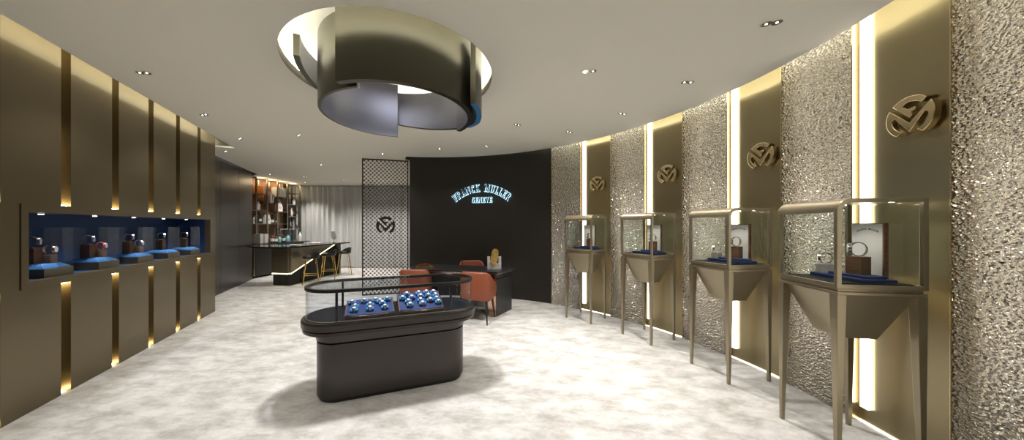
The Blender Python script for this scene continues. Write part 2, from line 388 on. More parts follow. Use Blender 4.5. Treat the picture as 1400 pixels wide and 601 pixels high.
def word_arch(b, text, rad, hgt, wscale, w0, w1, gap=.12, grow=0., space=.7, centre=(0,0), only=None):
    tot = sum((GL[c][0] if c != ' ' else space) + gap for c in text) - gap
    x = -tot/2
    for ci, c in enumerate(text):
        if c == ' ': x += space+gap; continue
        gw, sh = GL[c]; xm = x + gw/2
        if only and not (only[0] <= ci < only[1]): x += gw+gap; continue
        th = xm*hgt*wscale/rad if rad else 0
        for q in sh:
            pts = []
            for px, py in (expand(q, grow) if grow else q):
                lx = (px-gw/2)*hgt*wscale; ly = py*hgt
                if rad:
                    pts.append((centre[0]+(rad+ly)*sin(th)+lx*cos(th), centre[1]+(rad+ly)*cos(th)-rad-lx*sin(th)))
                else: pts.append((centre[0]+xm*hgt*wscale+lx, centre[1]+ly))
            b.prism(pts, w0, w1)
        x += gw+gap
    return b
T = onwall(77.0, RW, 2.24)
sg = thing('wall_sign', 'backlit arched lettering FRANCK MULLER GENEVE glowing on the dark wall', 'sign')
for on in ((0,6),(7,13)):
    word_arch(MB(), 'FRANCK MULLER', .85, .145, .70, .045, .06, gap=.13, grow=.022, only=on).build('arched_lettering', 'black', sg, T=T, smooth=False)
    word_arch(MB(), 'FRANCK MULLER', .85, .145, .70, .030, .040, gap=.13, grow=.060, only=on).build('glowing_backing', 'halo', sg, T=T, smooth=False)
word_arch(MB(), 'GENEVE', 0, .105, .80, .045, .06, gap=.12, grow=.02, centre=(0,-.235)).build('straight_lettering', 'black', sg, T=T, smooth=False)
word_arch(MB(), 'GENEVE', 0, .105, .80, .030, .040, gap=.12, grow=.06, centre=(0,-.235)).build('glowing_backing', 'halo', sg, T=T, smooth=False)

# ------------------------------------------------------------------ pendant ring in the recess
def lring(name, ri, ro, z0, z1, a0, a1, label):
    t = thing(name, label, 'ceiling lamp', (LC[0], LC[1], 0))
    n = max(12, int(abs(a1-a0)/3))
    MB().band((0,0), ri+.004, ro, z0+.004, z1, a0, a1, n).build('outer_shell', 'ring_out', t, bevel=.002)
    MB().band((0,0), ri, ri+.003, z0+.004, z1, a0+.2, a1-.2, n).build('inner_lining', 'ring_in', t)
    return t, n
t, n = lring('curved_pendant_panel', .715, .765, 2.572, 3.33, -107.8, 36.9, 'tall front olive bronze curved panel hanging nearest in the round ceiling recess')
t, n = lring('curved_pendant_panel', .640, .671, 2.568, 3.19, 103.4, 262, 'low-hanging curved panel with silvery inside on the left of the ceiling recess')
MB().box(-.004, .004, -.016, .016, 0, .62).build('painted_lit_end', 'white', t, T=lambda x,y,z: (cos(R(262))*.656+y*cos(R(262))-x*sin(R(262)), sin(R(262))*.656+y*sin(R(262))+x*cos(R(262)), 2.57+z))  # white plate paints the light falling on this panel's near end face
def spz(a): return 2.59 if a < 15 else 2.59 + (a-15)*.00200
def sband(ri, ro, a0, a1, n, dz0=0., z1=3.165, flat=None):
    loops = []
    for i in range(n+1):
        a = a0 + (a1-a0)*i/n; z0 = spz(a)+dz0; zt = z1 if flat is None else z0+flat
        loops.append([(r*cos(R(a)), r*sin(R(a)), z) for r, z in ((ri,z0),(ro,z0),(ro,zt),(ri,zt))])
    return MB().loft(loops)
t = thing('curved_pendant_panel', 'outermost curved panel with spiralling lower edge and blue end at right of the ceiling recess', 'ceiling lamp', (LC[0], LC[1], 0))
sband(.809, .857, -20, 206, 76, .008).build('outer_shell', 'ring_out', t)
sband(.805, .8085, -19.8, 205.8, 76, .008).build('inner_lining', 'ring_in', t)
sband(.806, .857, -20, 34, 20, 0, flat=.0075).build('blue_edge', 'blue_bit', t)

# ------------------------------------------------------------------ display cases on the right
def ribbon(outer, inner, x0, x1):
    n = len(outer); b = MB(); vs = []
    for x in (x0, x1):
        vs += [(x,y,z) for y,z in outer] + [(x,y,z) for y,z in inner]
    fs = []
    for i in range(n):
        j = (i+1) % n
        fs += [(i,j,n+j,n+i), (2*n+i,2*n+j,3*n+j,3*n+i), (i,j,2*n+j,2*n+i), (n+i,n+j,3*n+j,3*n+i)]
    return b.add(vs, fs)
CH = .235; ZT, ZB = 1.675, 1.105; RR = .075
def side_outline(e):
    r = RR - e*.6
    pts = [(CH-e, ZB+e), (CH-e, ZT-e)]
    cx, cz = -CH+e+r, ZT-e-r
    pts += [(cx+r*cos(R(90+90*i/8)), cz+r*sin(R(90+90*i/8))) for i in range(9)]
    return pts + [(-CH+e, ZB+e)]
def make_case(label, loc, rz):
    t = thing('display_case', label, 'display case', loc, rz, 'bronze pedestal display cases along the curved wall')
    for sx in (-1, 1):
        for sy in (-1, 1):
            x1, y1 = sx*(CH-.028), sy*(CH-.028); x0, y0 = sx*(CH-.018), sy*(CH-.018)
            def lp(cx, cy, h, z): return [(cx-h,cy-h,z),(cx+h,cy-h,z),(cx+h,cy+h,z),(cx-h,cy+h,z)]
            MB().loft([lp(x0,y0,.011,0), lp(x1,y1,.026,1.065)]).build('leg', 'case', t, bevel=.002)
    MB().prism(rrect(.466,.466,.006), 1.065, 1.085).prism(rrect(.445,.445,.006), 1.0852, 1.1045).build('table_frame', 'case', t, bevel=.002)
    def sq(h, k, z): return [(-h,-k,z),(h,-k,z),(h,k,z),(-h,k,z)]
    MB().loft([sq(.205,.205,1.064), sq(.10,.10,.755)]).build('funnel_body', 'case', t, bevel=.002)
    for x0 in (-CH, CH-.022):
        ribbon(side_outline(0), side_outline(.026), x0, x0+.022).build('side_frame', 'case', t, bevel=.002)
    # curved hood between the side frames
    o = [(y,z) for y,z in side_outline(0)[1:11]]; i_ = [(y,z) for y,z in side_outline(.018)[1:11]]
    ob = [(CH,ZT)] + o[1:] + [(-CH,ZT-RR-.012)]; ib = [(CH,ZT-.018)] + [(y,z) for y,z in i_[1:]] + [(-CH+.018,ZT-RR-.012)]
    poly = ob + ib[::-1]
    MB().prism(poly, -CH+.0225, CH-.0225).build('curved_hood', 'case', t, T=lambda x,y,z: (z,x,y), bevel=.0015)
    b = MB(); b.box(-CH+.0225, CH-.0225, -CH, -CH+.022, ZB, ZB+.028).box(-CH+.0225, CH-.0225, CH-.022, CH, ZB, ZB+.028)
    b.box(-CH+.0225, CH-.0225, -CH+.0225, CH-.0225, ZB, ZB+.012)
    b.build('bottom_rail', 'case', t, bevel=.002)
    b = MB(); b.box(-CH+.023, CH-.023, -CH+.008, -CH+.012, ZB+.029, ZT-RR-.014).build('front_glass', 'glass', t)
    MB().box(-CH+.023, CH-.023, CH-.012, CH-.008, ZB+.029, ZT-.02).build('back_glass', 'glass', t)
    inn = side_outline(.027)
    for x in (-CH+.009, CH-.013): MB().prism(inn, x, x+.004).build('side_glass', 'glass', t, T=lambda x,y,z: (z,x,y))
    MB().prism(rrect(.40,.40,.01), ZB+.0125, ZB+.03).build('navy_pad', 'navy', t, bevel=.004)
    for x in (-.15, 0, .15):
        for y in (-.12, .13): MB().lathe([(.012,-.004),(.012,0)], (x,y,ZT-.0185), 12).build('spot_light', 'led_spot', t)
    return t

def band_ring(rx, rz_, w, th, n=28):       # upright oval bracelet, axis along x
    b = MB(); loops = []
    for i in range(n+1):
        a = 2*pi*i/n; c, s_ = cos(a), sin(a)
        loops.append([(x, c*(rx-q), s_*(rz_-q)) for x, q in ((-w,0),(w,0),(w,th),(-w,th))])
    return b.loft(loops, cap=False)
def make_watch(label, loc, rz, group, mt='steel', tilt=0, sc=1.0, cat='watch'):
    t = thing('wristwatch', label, cat, loc, rz, group)
    b = band_ring(.022*sc, .028*sc, .0115*sc, .0035*sc)
    Tm = lambda x,y,z: (x, y, z+.0275*sc)
    b.build('bracelet', mt, t, T=Tm)
    # barrel-shaped case facing -y/up
    pts = [(.5*cos(a)*(.030 if abs(sin(a))<.7 else .026)*sc*1.25, sin(a)*.020*sc) for a in [2*pi*i/24 for i in range(24)]]
    def Tf(x, y, z): return (x*.95, -.0205*sc - z, .030*sc + y)
    MB().prism(pts, -.004*sc, .006*sc).build('watch_case', mt, t, T=Tf, bevel=.001)
    MB().prism([(x*.82, y*.82) for x, y in pts], .006*sc, .0068*sc).build('dial', 'dial', t, T=Tf)
    return t

cases = [(40.9, 3.375), (23.9, 3.395), (6.8, 3.42), (-9.9, 3.435)]
cdesc = ['farthest and smallest', 'second farthest', 'second nearest', 'nearest and largest']
for k, (a, r) in enumerate(cases):
    q = pol(a, r); rz = R(a - 90)
    lab = cdesc[k] + ' bronze glass display case on tapered legs along the right wall'
    if k == 0: case0 = make_case(lab, (*q, 0), rz)
    else: dup(case0, (*q, 0), rz, lab)
    xf = (q[0], q[1], rz); zp = ZB + .0302
    which = cdesc[k] + ' display case'
    # things inside, local x towards the camera side, y towards the wall
    def P(x, y, z): w = place(xf, x, y); return (w[0], w[1], z)
    tr = MB(); tr.prism(rrect(.36,.20,.006), 0, .022).prism(rrect(.24,.13,.006), .0222, .040, T=lambda x,y,z:(x+.04,y+.0,z))
    o = tr.build('display_platform', 'blue', bevel=.002); o.location = P(-.01, .045, zp); o.rotation_euler = (0,0,rz)
    tag(o, 'stepped dark blue platform inside the ' + which, 'platform', 'blue platforms in the display cases')
    zt = zp + .0405
    o = MB().box(-.04,.04,-.04,.04,0,.12).build('display_block', 'wood', bevel=.002); o.location = P(.045, .045, zt); o.rotation_euler = (0,0,rz+.3)
    tag(o, 'tall walnut block under a watch in the ' + which, 'display block', 'walnut watch blocks in the display cases')
    make_watch('steel watch on the walnut block in the ' + which, P(.045, .045, zt+.121), rz-.6, 'watches in the display cases', 'steel', sc=1.75)
    if k in (2, 3):
        o = MB().box(-.035,.035,-.035,.035,0,.065).build('display_block', 'stone', bevel=.002); o.location = P(-.13, .0, zp+.0225); o.rotation_euler = (0,0,rz+.2)
        tag(o, 'low grey stone block under a watch in the ' + which, 'display block')
        make_watch('dark watch on the low stone block in the ' + which, P(-.13, .0, zp+.088), rz-.6, 'watches in the display cases', 'steel', sc=1.5)
    # backing plaque with arch lettering
    pq = thing('display_plaque', 'pale upright plaque with walnut edge in the ' + which, 'plaque', P(-.03, .165, zp), rz, 'plaques in the display cases')
    MB().box(-.10,.10,0,.010,.0,.38).build('board', 'white', pq, bevel=.001)
    MB().box(.1002,.112,-.008,.014,0,.386).box(-.10,.1,-.001,.011,.3802,.386).build('edge_trim', 'wood', pq)
    word_arch(MB(), 'FRANCK MULLER', .12, .013, .85, 0, .001, gap=.15).build('lettering', 'black', pq, T=lambda x,y,w: (x, -.0002-w, .34+y), smooth=False)
    # lamp under the hood
    ld = bpy.data.lights.new('case_light', 'SPOT'); ld.energy = 5; ld.spot_size = R(120); ld.spot_blend = .7; ld.shadow_soft_size = .02; ld.color = (1,.93,.82)
    lo = bpy.data.objects.new('case_light', ld); COL.objects.link(lo); lo.location = P(0, -.06, ZT-.03)

# ------------------------------------------------------------------ island showcase
IX = (-.8389, 2.8652, .3489)
isl = thing('island_showcase', 'dark bronze oval island showcase with glass top in the middle of the carpet', 'showcase', (IX[0], IX[1], 0), IX[2])
MB().prism(stadium(.482,.165), 0, .035).build('plinth', 'black', isl)
MB().prism(stadium(.482,.185), .036, .50).build('body', 'island', isl, bevel=.002)
MB().prism(stadium(.482,.170), .5005, .515).build('shadow_gap', 'black', isl)
def st3(h, r, z): return [(x,y,z) for x,y in stadium(h, r)]
MB().loft([st3(.482,.19,.5155), st3(.482,.205,.59), st3(.482,.24,.60)]).build('collar', 'island', isl)
MB().prism(stadium(.482,.295), .6005, .632).build('lower_lip', 'island', isl, bevel=.004)
MB().prism(stadium(.482,.280), .6325, .642).build('groove', 'black', isl)
MB().loft([st3(.482,.305,.6425), st3(.482,.307,.69), st3(.482,.300,.706)]).build('upper_lip', 'island', isl, bevel=.0015, angle=20)
MB().prism(stadium(.482,.262), .7062, .712).build('deck', 'navy', isl)
def shell(ho, ro, ri, z0, z1): # hollow stadium
    A = stadium(ho, ro); B = stadium(ho, ri)
    return MB().loft([[(A[i][0],A[i][1],z0),(A[i][0],A[i][1],z1),(B[i][0],B[i][1],z1),(B[i][0],B[i][1],z0)] for i in list(range(len(A)))+[0]], cap=False)
shell(.482,.272,.263,.7062,.716).build('glass_channel', 'chrome', isl)
shell(.482,.270,.264,.717,.9535).build('glass_wall', 'glass2', isl)
shell(.482,.278,.250,.954,.982).build('top_frame', 'black', isl, bevel=.003)
MB().prism(stadium(.482,.2495), .972,.980).build('top_glass', 'glass2', isl)
for u in (-.482, .482):
    for v in (-.255, .255):
        MB().prism(rrect(.020,.014,.002), .7125,.9535, T=lambda x,y,z: (x+u, y+v, z)).build('post', 'black', isl)
# watch trays
def tray(label, cx, zb, rz=IX[2]):
    w = place(IX, cx, -.205); t = thing('watch_tray', label, 'tray', (w[0], w[1], .7125), rz)
    D = .30; hw = .205
    def top(y): return .022 + (zb-.022)*y/D
    n = 12
    fr = [(-hw+2*hw*i/n, -.018*sin(pi*i/n)) for i in range(n+1)]
    pts = fr + [(hw, D), (-hw, D)]
    b = MB(); b.loft([[(x,y,0) for x,y in pts], [(x,y,top(y)) for x,y in pts]]).build('tray_base', 'wood', t)
    ins = [(x*.955, y*.93+.010) for x,y in pts]
    MB().loft([[(x,y,top(y)+.0005) for x,y in ins], [(x,y,top(y)+.006) for x,y in ins]]).build('tray_lining', 'blue', t)
    MB().tube([(x,y,top(y)+.003) for x,y in pts], .0028, 6, True).build('metal_edge', 'rose', t)
    return t, top
straps = ['teal','skin','whitestrap','lilac','bluestrap','red','orangestrap','green','whitestrap','skin','teal','bluestrap']
pil_mesh = None
def display_watch(tr, x, y, top, strap, label, group):
    global pil_mesh
    xf = (tr.location.x, tr.location.y, tr.rotation_euler.z); w = place(xf, x, y); z = .7125 + top(y) + .0062
    tilt = atan2(top(.3)-top(0), .3)
    def T(px, py, pz): return (px, py*cos(tilt)-pz*sin(tilt), py*sin(tilt)+pz*cos(tilt))
    if pil_mesh is None:
        o = MB().loft([[(px, .024*cos(a), .016+.016*sin(a)) for a in [2*pi*i/12 for i in range(12)]] for px in (-.031,-.028,.028,.031)]).build('watch_pillow', 'bluepad', bevel=.003)
        pil_mesh = o
    else:
        o = pil_mesh.copy(); COL.objects.link(o)
    o.location = (w[0], w[1], z+.0015); o.rotation_euler = (tilt, 0, tr.rotation_euler.z)
    tag(o, label.replace('wristwatch', 'small blue velvet pillow under the wristwatch', 1), 'pillow', group.replace('watches', 'velvet pillows'))
    t = thing('wristwatch', label, 'watch', (w[0], w[1], z), tr.rotation_euler.z, group); t.rotation_euler = (tilt, 0, tr.rotation_euler.z)
    bb = MB(); n = 12; loops = []
    for i in range(n+1):
        a = R(-60+300*i/n)
        loops.append([(px, rr*.0205*cos(a)/.0205*1.0 if False else rr*cos(a), .0175+rr*.72*sin(a)) for px, rr in ((-.009,.0252),(.009,.0252),(.009,.0272),(-.009,.0272))])
    bb.loft(loops).build('strap', strap, t)
    pc = [(.0165*cos(2*pi*i/20), .019*sin(2*pi*i/20)) for i in range(20)]
    MB().prism(pc, 0, .006).build('watch_case', 'steel' if hash(label) % 2 or True else 'rose', t, T=lambda px,py,pz: (px, py-.006, .0375+pz))
    MB().prism([(px*.8,py*.8) for px,py in pc], .0061, .0066).build('dial', 'dial', t, T=lambda px,py,pz: (px, py-.006, .0375+pz))
t1, top1 = tray('left watch tray with blue lining and wooden base inside the island showcase', -.225, .082)
t2, top2 = tray('right watch tray with blue lining and wooden base inside the island showcase', .225, .112)
cn = {'teal':'teal','skin':'pink','whitestrap':'white','lilac':'lilac','bluestrap':'blue','red':'red','orangestrap':'orange','green':'green'}
rown = ['front', 'second', 'third', 'back']; coln = ['leftmost', 'centre-left', 'centre-right', 'rightmost']
L1 = [(-.13,.06,'teal',0,0),(-.125,.125,'skin',1,0),(-.155,.215,'skin',2,0),(-.05,.225,'skin',2,1),(.0,.06,'whitestrap',0,1),(.0,.135,'skin',1,1),(.045,.225,'whitestrap',2,2),
      (.125,.065,'whitestrap',0,3),(.105,.145,'bluestrap',1,3),(.085,.19,'skin',2,3),(.15,.225,'teal',3,3)]
L2 = [(-.105,.055,'lilac',0,0),(-.115,.115,'skin',1,0),(-.16,.18,'teal',2,0),(-.075,.18,'lilac',2,1),(-.115,.245,'bluestrap',3,0),(.01,.06,'orangestrap',0,1),(.0,.12,'whitestrap',1,1),(.01,.19,'red',2,2),(.0,.25,'whitestrap',3,1),
      (.09,.11,'red',1,2),(.085,.19,'green',2,3),(.075,.255,'whitestrap',3,2),(.16,.065,'green',0,3),(.155,.125,'teal',1,3),(.155,.185,'skin',2,4),(.145,.25,'red',3,3)]
for lst, tr, top, side in ((L1,t1,top1,'left'),(L2,t2,top2,'right')):
    for x, y, st, ro, cl in lst:
        c = coln[min(cl,3)] if cl != 4 else 'outermost'
        display_watch(tr, x, y, top, st, '%s-strap wristwatch, %s row, %s, on the %s island tray' % (cn[st], rown[ro], c, side), 'watches on the %s tray' % side)

# ------------------------------------------------------------------ niche vitrines
vit = []
for k, Yc in enumerate((2.574, 3.09, 3.614, 4.146, 4.666)):
    s0 = Yc/.9363 + .015; sc_ = s0 + .14
    pos = LW(sc_, -.045-.15, NZ0)
    rz = atan2(LN[1], LN[0]) + pi/2      # local +x = along wall away from camera?, local -y = room
    vit.append((pos, rz))
ordn = ['nearest', 'second nearest', 'middle', 'second farthest', 'farthest']
VW = .135
def make_vitrine(label, loc, rz):
    t = thing('glass_vitrine', label, 'vitrine', loc, rz, 'glass vitrines in the blue wall niche')
    MB().prism(rrect(.272,.272,.003), 0, .075).build('base', 'basegrey', t, bevel=.002)
    def sq(h, z): return [(-h,-h,z),(h,-h,z),(h,h,z),(-h,h,z)]
    MB().loft([sq(.125,.0755), sq(.120,.085), sq(.085,.115)]).build('blue_pad', 'bluepad', t, bevel=.003)
    b = MB(); h = .134
    for bx in ((-h,h,-h,-h+.004),(-h,h,h-.004,h),(-h,-h+.004,-h+.0042,h-.0042),(h-.004,h,-h+.0042,h-.0042)): b.box(*bx, .0757, .435)
    b.box(-h,h,-h,h,.4352,.439)
    b.build('glass_cover', 'glass2', t)
    return t
for k, (pos, rz) in enumerate(vit):
    lab = ordn[k] + ' glass vitrine on a bronze base in the blue wall niche'
    if k == 0: v0 = make_vitrine(lab, pos, rz)
    else: dup(v0, pos, rz, lab)
    xf = (pos[0], pos[1], rz); zz = NZ0 + .116
    def P(x, y, z): w = place(xf, x, y); return (w[0], w[1], z)
    one = k >= 3
    # local x: check direction so that +x runs away from the camera
    o = MB().box(-.036,.036,-.036,.036,0,.145).build('display_block', 'wood', bevel=.0015); o.location = P(-.035 if not one else 0, .01, zz); o.rotation_euler = (0,0,rz)
    tag(o, 'tall walnut block under a watch in the %s niche vitrine' % ordn[k], 'display block', 'tall walnut blocks in the niche vitrines')
    make_watch('watch on the tall walnut block in the %s niche vitrine' % ordn[k], P(-.035 if not one else 0, .01, zz+.146), rz+.4, 'watches in the niche vitrines', 'rose' if k % 2 == 0 else 'steel', sc=1.7)
    if not one:
        o = MB().box(-.033,.033,-.03,.03,0,.075).build('display_block', 'wood', bevel=.0015); o.location = P(.035, -.045, zz); o.rotation_euler = (0,0,rz)
        tag(o, 'low walnut block under a watch in the %s niche vitrine' % ordn[k], 'display block', 'low walnut blocks in the niche vitrines')
        make_watch('%s watch on the low walnut block in the %s niche vitrine' % ('red' if k == 1 else 'rose gold', ordn[k]), P(.035, -.045, zz+.076), rz+.2, 'watches in the niche vitrines', 'red' if k == 1 else 'rose', sc=1.55)
    ld = bpy.data.lights.new('niche_light', 'SPOT'); ld.energy = 9; ld.spot_size = R(85); ld.spot_blend = .6; ld.shadow_soft_size = .015; ld.color = (.92,.95,1)
    lo = bpy.data.objects.new('niche_light', ld); COL.objects.link(lo); lo.location = P(0, -.02, NZ1-.03)
    dl = thing('niche_downlight', 'small round spot above the %s vitrine in the niche ceiling' % ordn[k], 'downlight', P(0, -.02, NZ1-.001), 0, 'niche ceiling spots')
    MB().lathe([(.024,-.004),(.024,0)], n=16).build('rim', 'chrome', dl)
    MB().lathe([(.016,-.006),(.016,-.0042)], n=16).build('lens', 'led_spot', dl)

# ------------------------------------------------------------------ desk, chairs
dp = [(.236,4.95), (.54,5.40), (-1.02,5.90), (-1.22,5.30)]
dk = thing('desk', 'long black sales desk with copper edge in front of the dark wall', 'desk')
# outline: near right, far right, far left, rounded near left
dto = [(.25,4.90), (.60,5.42), (.56,5.46), (-1.02,5.94), (-1.14,5.93), (-1.26,5.82), (-1.33,5.66), (-1.34,5.48), (-1.28,5.35), (-1.18,5.27), (-.8,5.16), (-.3,5.05), (.18,4.915)]
MB().prism(dto, .715, .75).build('desk_top', 'desk', dk, bevel=.004)
cxy = (-.4, 5.45)
MB().prism([(cxy[0]+(x-cxy[0])*.975, cxy[1]+(y-cxy[1])*.955) for x,y in dto], .70, .7148).build('copper_edge', 'rose', dk)
MB().prism([(cxy[0]+(x-cxy[0])*.93, cxy[1]+(y-cxy[1])*.88) for x,y in dto], .62, .6998).build('apron', 'desk', dk)
def slab(a, b, th, z0, z1, T=None):
    d = Vector((b[0]-a[0], b[1]-a[1])).normalized(); n = Vector((-d.y, d.x))*th
    return MB().prism([a, b, (b[0]+n.x,b[1]+n.y), (a[0]+n.x,a[1]+n.y)], z0, z1)
slab((.236,4.96),(.525,5.40),.16,0,.6198).build('end_panel', 'desk', dk, bevel=.003)
slab((.226,4.955),(.240,4.976),.16,.0,.6198).build('copper_strip', 'rose', dk)
slab((-1.02,5.35),(-.86,5.80),.14,0,.6198).build('end_panel', 'desk', dk, bevel=.003)
# gold arch ornament and marble holder on the desk
o = thing('desk_nameplate', 'small gold arched nameplate lettering at the left end of the black desk', 'nameplate', (-1.06, 5.45, .7505), .1)
ar = []
for i in range(15):
    a = R(150-120*i/14); ar.append((.19*cos(a), (.19*sin(a)-.085)*.72))
ar2 = [(x*.72, y*.72-.006) for x,y in ar]
MB().prism(ar + ar2[::-1], 0, .008).build('arch', 'stoolgold', o, T=lambda x,y,z: (x, z, y))
MB().box(-.15,.15,-.02,.03,0,.012).build('base_bar', 'stoolgold', o, bevel=.002)
word_arch(MB(), 'FRANCK MULLER', .165, .028, .75, 0, .004, gap=.12).build('lettering', 'trim', o, T=lambda x,y,w: (x, -.001-w, y*.8+.043), smooth=False)
hld = thing('brochure_holder', 'white marble holder with a square notch on the right end of the desk', 'holder', (.20, 5.22, .7505), .1)
u = [(-.12,0),(.12,0),(.12,.22),(.075,.22),(.075,.10),(-.02,.10),(-.075,.16),(-.075,.22),(-.12,.22)]
MB().prism(u, -.03, .03).build('stand', 'marble', hld, T=lambda x,y,z: (x, z, y), bevel=.002)
ov = []
for i in range(24):
    a = 2*pi*i/24; ov.append((.065*abs(cos(a))**.7*(1 if cos(a)>0 else -1), .14*abs(sin(a))**.7*(1 if sin(a)>0 else -1)))
o = MB().prism(ov, 0, .012).build('desk_mirror', 'stoolgold', T=lambda x,y,z: (x*.98+y*.12, -z-.035, y+.22), bevel=.002)
o.location = (.20, 5.22, .7505); o.rotation_euler = (0,0,.1); tag(o, 'gold rounded oblong mirror leaning upright on the white marble holder', 'mirror')

def make_chair(label, loc, rz):
    t = thing('upholstered_chair', label, 'chair', loc, rz, 'orange chairs around the black desk')
    # faces +y, back at -y
    W, D, rr, th = .25, .24, .12, .045
    path = [(W, D*.75)]
    path += [(W, -D+rr+.0)] if False else [(W, D*.3), (W,-D*.1), (W, -D+rr)]
    path += [(W-rr+rr*cos(R(-a)), -D+rr+rr*sin(R(-a))) for a in (18,36,54,72,90)]
    half = path[:]
    full = half + [(W*.33,-D), (-W*.33,-D)] + [(-x,y) for x,y in half[::-1]]
    loops = []; N = len(full)
    for i, (x,y) in enumerate(full):
        a = full[max(0,i-1)]; c = full[min(N-1,i+1)]
        d = Vector((c[0]-a[0], c[1]-a[1])).normalized(); nx, ny = d.y, -d.x   # outward?
        if nx*x + ny*y < 0 and abs(x*nx+y*ny) > .01: nx, ny = -nx, -ny
        u = (y + D)/(D*1.75)                       # 0 at back, 1 front
        zt = .80 - .21*(min(1,max(0,u*1.15)))**1.3
        fl = .012*(1-u)
        ix, iy = x-nx*th, y-ny*th
        loops.append([(x*.96,y*.96,.36),(x,y,.45),(x,y-fl,zt-.03),((x*3+ix)/4,(y*3+iy)/4-fl,zt-.006),((x+ix)/2,(y+iy)/2-fl,zt),((x+ix*3)/4,(y+iy*3)/4-fl,zt-.006),(ix,iy-fl,zt-.03),(ix,iy,.45),(ix*.96,iy*.96,.36)])
    MB().loft(loops).build('backrest', 'orange', t, angle=60)
    MB().loft([[(x*.9,y*.9+.02,.375) for x,y in rrect(.44,.44,.10)], [(x,y+.02,.40) for x,y in rrect(.44,.44,.10)], [(x,y+.02,.45) for x,y in rrect(.44,.44,.10)], [(x*.92,y*.92+.02,.475) for x,y in rrect(.44,.44,.10)]]).build('seat', 'orange', t, angle=60)
    MB().prism(rrect(.45,.43,.10), .345, .36).build('seat_frame', 'black', t)
    for sx in (-1,1):
        for sy in (-1,1):
            MB().bar((sx*.18, sy*.17, .345), (sx*.215, sy*.21 - (.02 if sy<0 else 0), 0), .022, .011, 8).build('leg', 'black', t)
    return t
c0 = make_chair('orange chair with its back to the room at the right end of the desk', (-.07, 4.80, 0), -.30)
dup(c0, (-1.13, 5.08, 0), .02, 'orange chair at the left end of the desk, seen behind the island showcase glass')
dup(c0, (-.19, 5.93, 0), pi+.25, 'orange chair behind the desk with only its top showing')

# ------------------------------------------------------------------ lattice screen
SA, SB = Vector((-2.615, 6.47)), Vector((-1.675, 6.72))
sw = (SB-SA).length; srz = atan2(SB.y-SA.y, SB.x-SA.x)
scn = thing('lattice_screen', 'tall dark metal lattice screen standing left of the dark sign wall', 'screen', (SA.x, SA.y, 0), srz)
H = CEIL
pitch = .086; hr = pitch*.343; bmx = bmesh.new()
nseg = 16
ni = int(sw/pitch)+2; nj = int(H/pitch)+2
EC_ = (sw/2, 1.5+(309-308)*6.6/408, .13)
for jj in range(-1, 2*nj+1):
    for ii in range(-1, ni+1):
        cx = (ii + (.5 if jj % 2 else 0))*pitch; cz = jj*pitch/2
        if cx < -pitch*.2 or cx > sw+pitch*.2 or cz < -.03 or cz > H+.03: continue
        if hypot(cx-EC_[0], cz-EC_[1]) < .0: continue
        inner = []; outr = []
        for q in range(nseg):
            a = 2*pi*q/nseg
            c, s_ = cos(a), sin(a)
            k = (pitch/2)/(abs(c)+abs(s_))
            inner.append((cx+hr*c, cz+hr*s_)); outr.append((cx+k*c, cz+k*s_))
        vi = [bmx.verts.new((x, -.002, z)) for x, z in inner]; vo = [bmx.verts.new((x, -.002, z)) for x, z in outr]
        for q in range(nseg):
            r_ = (q+1) % nseg; bmx.faces.new((vi[q], vo[q], vo[r_], vi[r_]))
for co_, no in (((.008,0,0),(-1,0,0)), ((sw-.008,0,0),(1,0,0)), ((0,0,.01),(0,0,-1)), ((0,0,H-.01),(0,0,1))):
    bmesh.ops.bisect_plane(bmx, geom=bmx.verts[:]+bmx.edges[:]+bmx.faces[:], plane_co=co_, plane_no=no, clear_outer=True)
bmesh.ops.remove_doubles(bmx, verts=bmx.verts[:], dist=.0002)
g = bmesh.ops.extrude_face_region(bmx, geom=bmx.faces[:])
for v in [e for e in g['geom'] if isinstance(e, bmesh.types.BMVert)]: v.co.y += .004
bmesh.ops.recalc_face_normals(bmx, faces=bmx.faces)
me = bpy.data.meshes.new('lattice'); bmx.to_mesh(me); bmx.free(); me.materials.append(M['screenm'])
lo = bpy.data.objects.new('lattice', me); COL.objects.link(lo); lo.parent = scn
b = MB(); b.box(0,.022,-.02,.02,0,H).box(sw-.022,sw,-.02,.02,0,H).box(.022,sw-.022,-.02,.02,0,.022).box(.022,sw-.022,-.02,.02,H-.022,H)
b.build('frame', 'screenm', scn)
Ts = lambda x,y,w: tuple((Vector((SA.x,SA.y,0)) + Matrix.Rotation(srz,3,'Z') @ Vector((EC_[0]+x, -w, EC_[1]+y))))
pp = MB().prism(arcpts(.16,0,360,32)[:-1], -.004, .004, T=None)
emblem(Ts, .20, .012, 'flat black round monogram fixed to the middle of the lattice screen', None, 'screenm', .006)

# ------------------------------------------------------------------ curtain
b = MB(); n = 420; rows = []
X0, X1 = -7.1, -1.2
fr, bk = [], []
for i in range(n+1):
    x = X0+(X1-X0)*i/n
    ph = x*2*pi/.21 + 1.3*sin(x*3.1) + .8*sin(x*7.7)
    y = 10.80 + .055*sin(ph) + .02*sin(ph*2+1)
    fr.append((x,y)); bk.append((x,y+.006))
MB().loft([[(*a,.02),(*a,2.95),(*c,2.95),(*c,.02)] for a, c in zip(fr, bk)]).build('curtain', 'curtain', angle=80)
tag(bpy.data.objects['curtain'], 'full-height pale grey pleated curtain across the far end behind the bar', 'curtain')

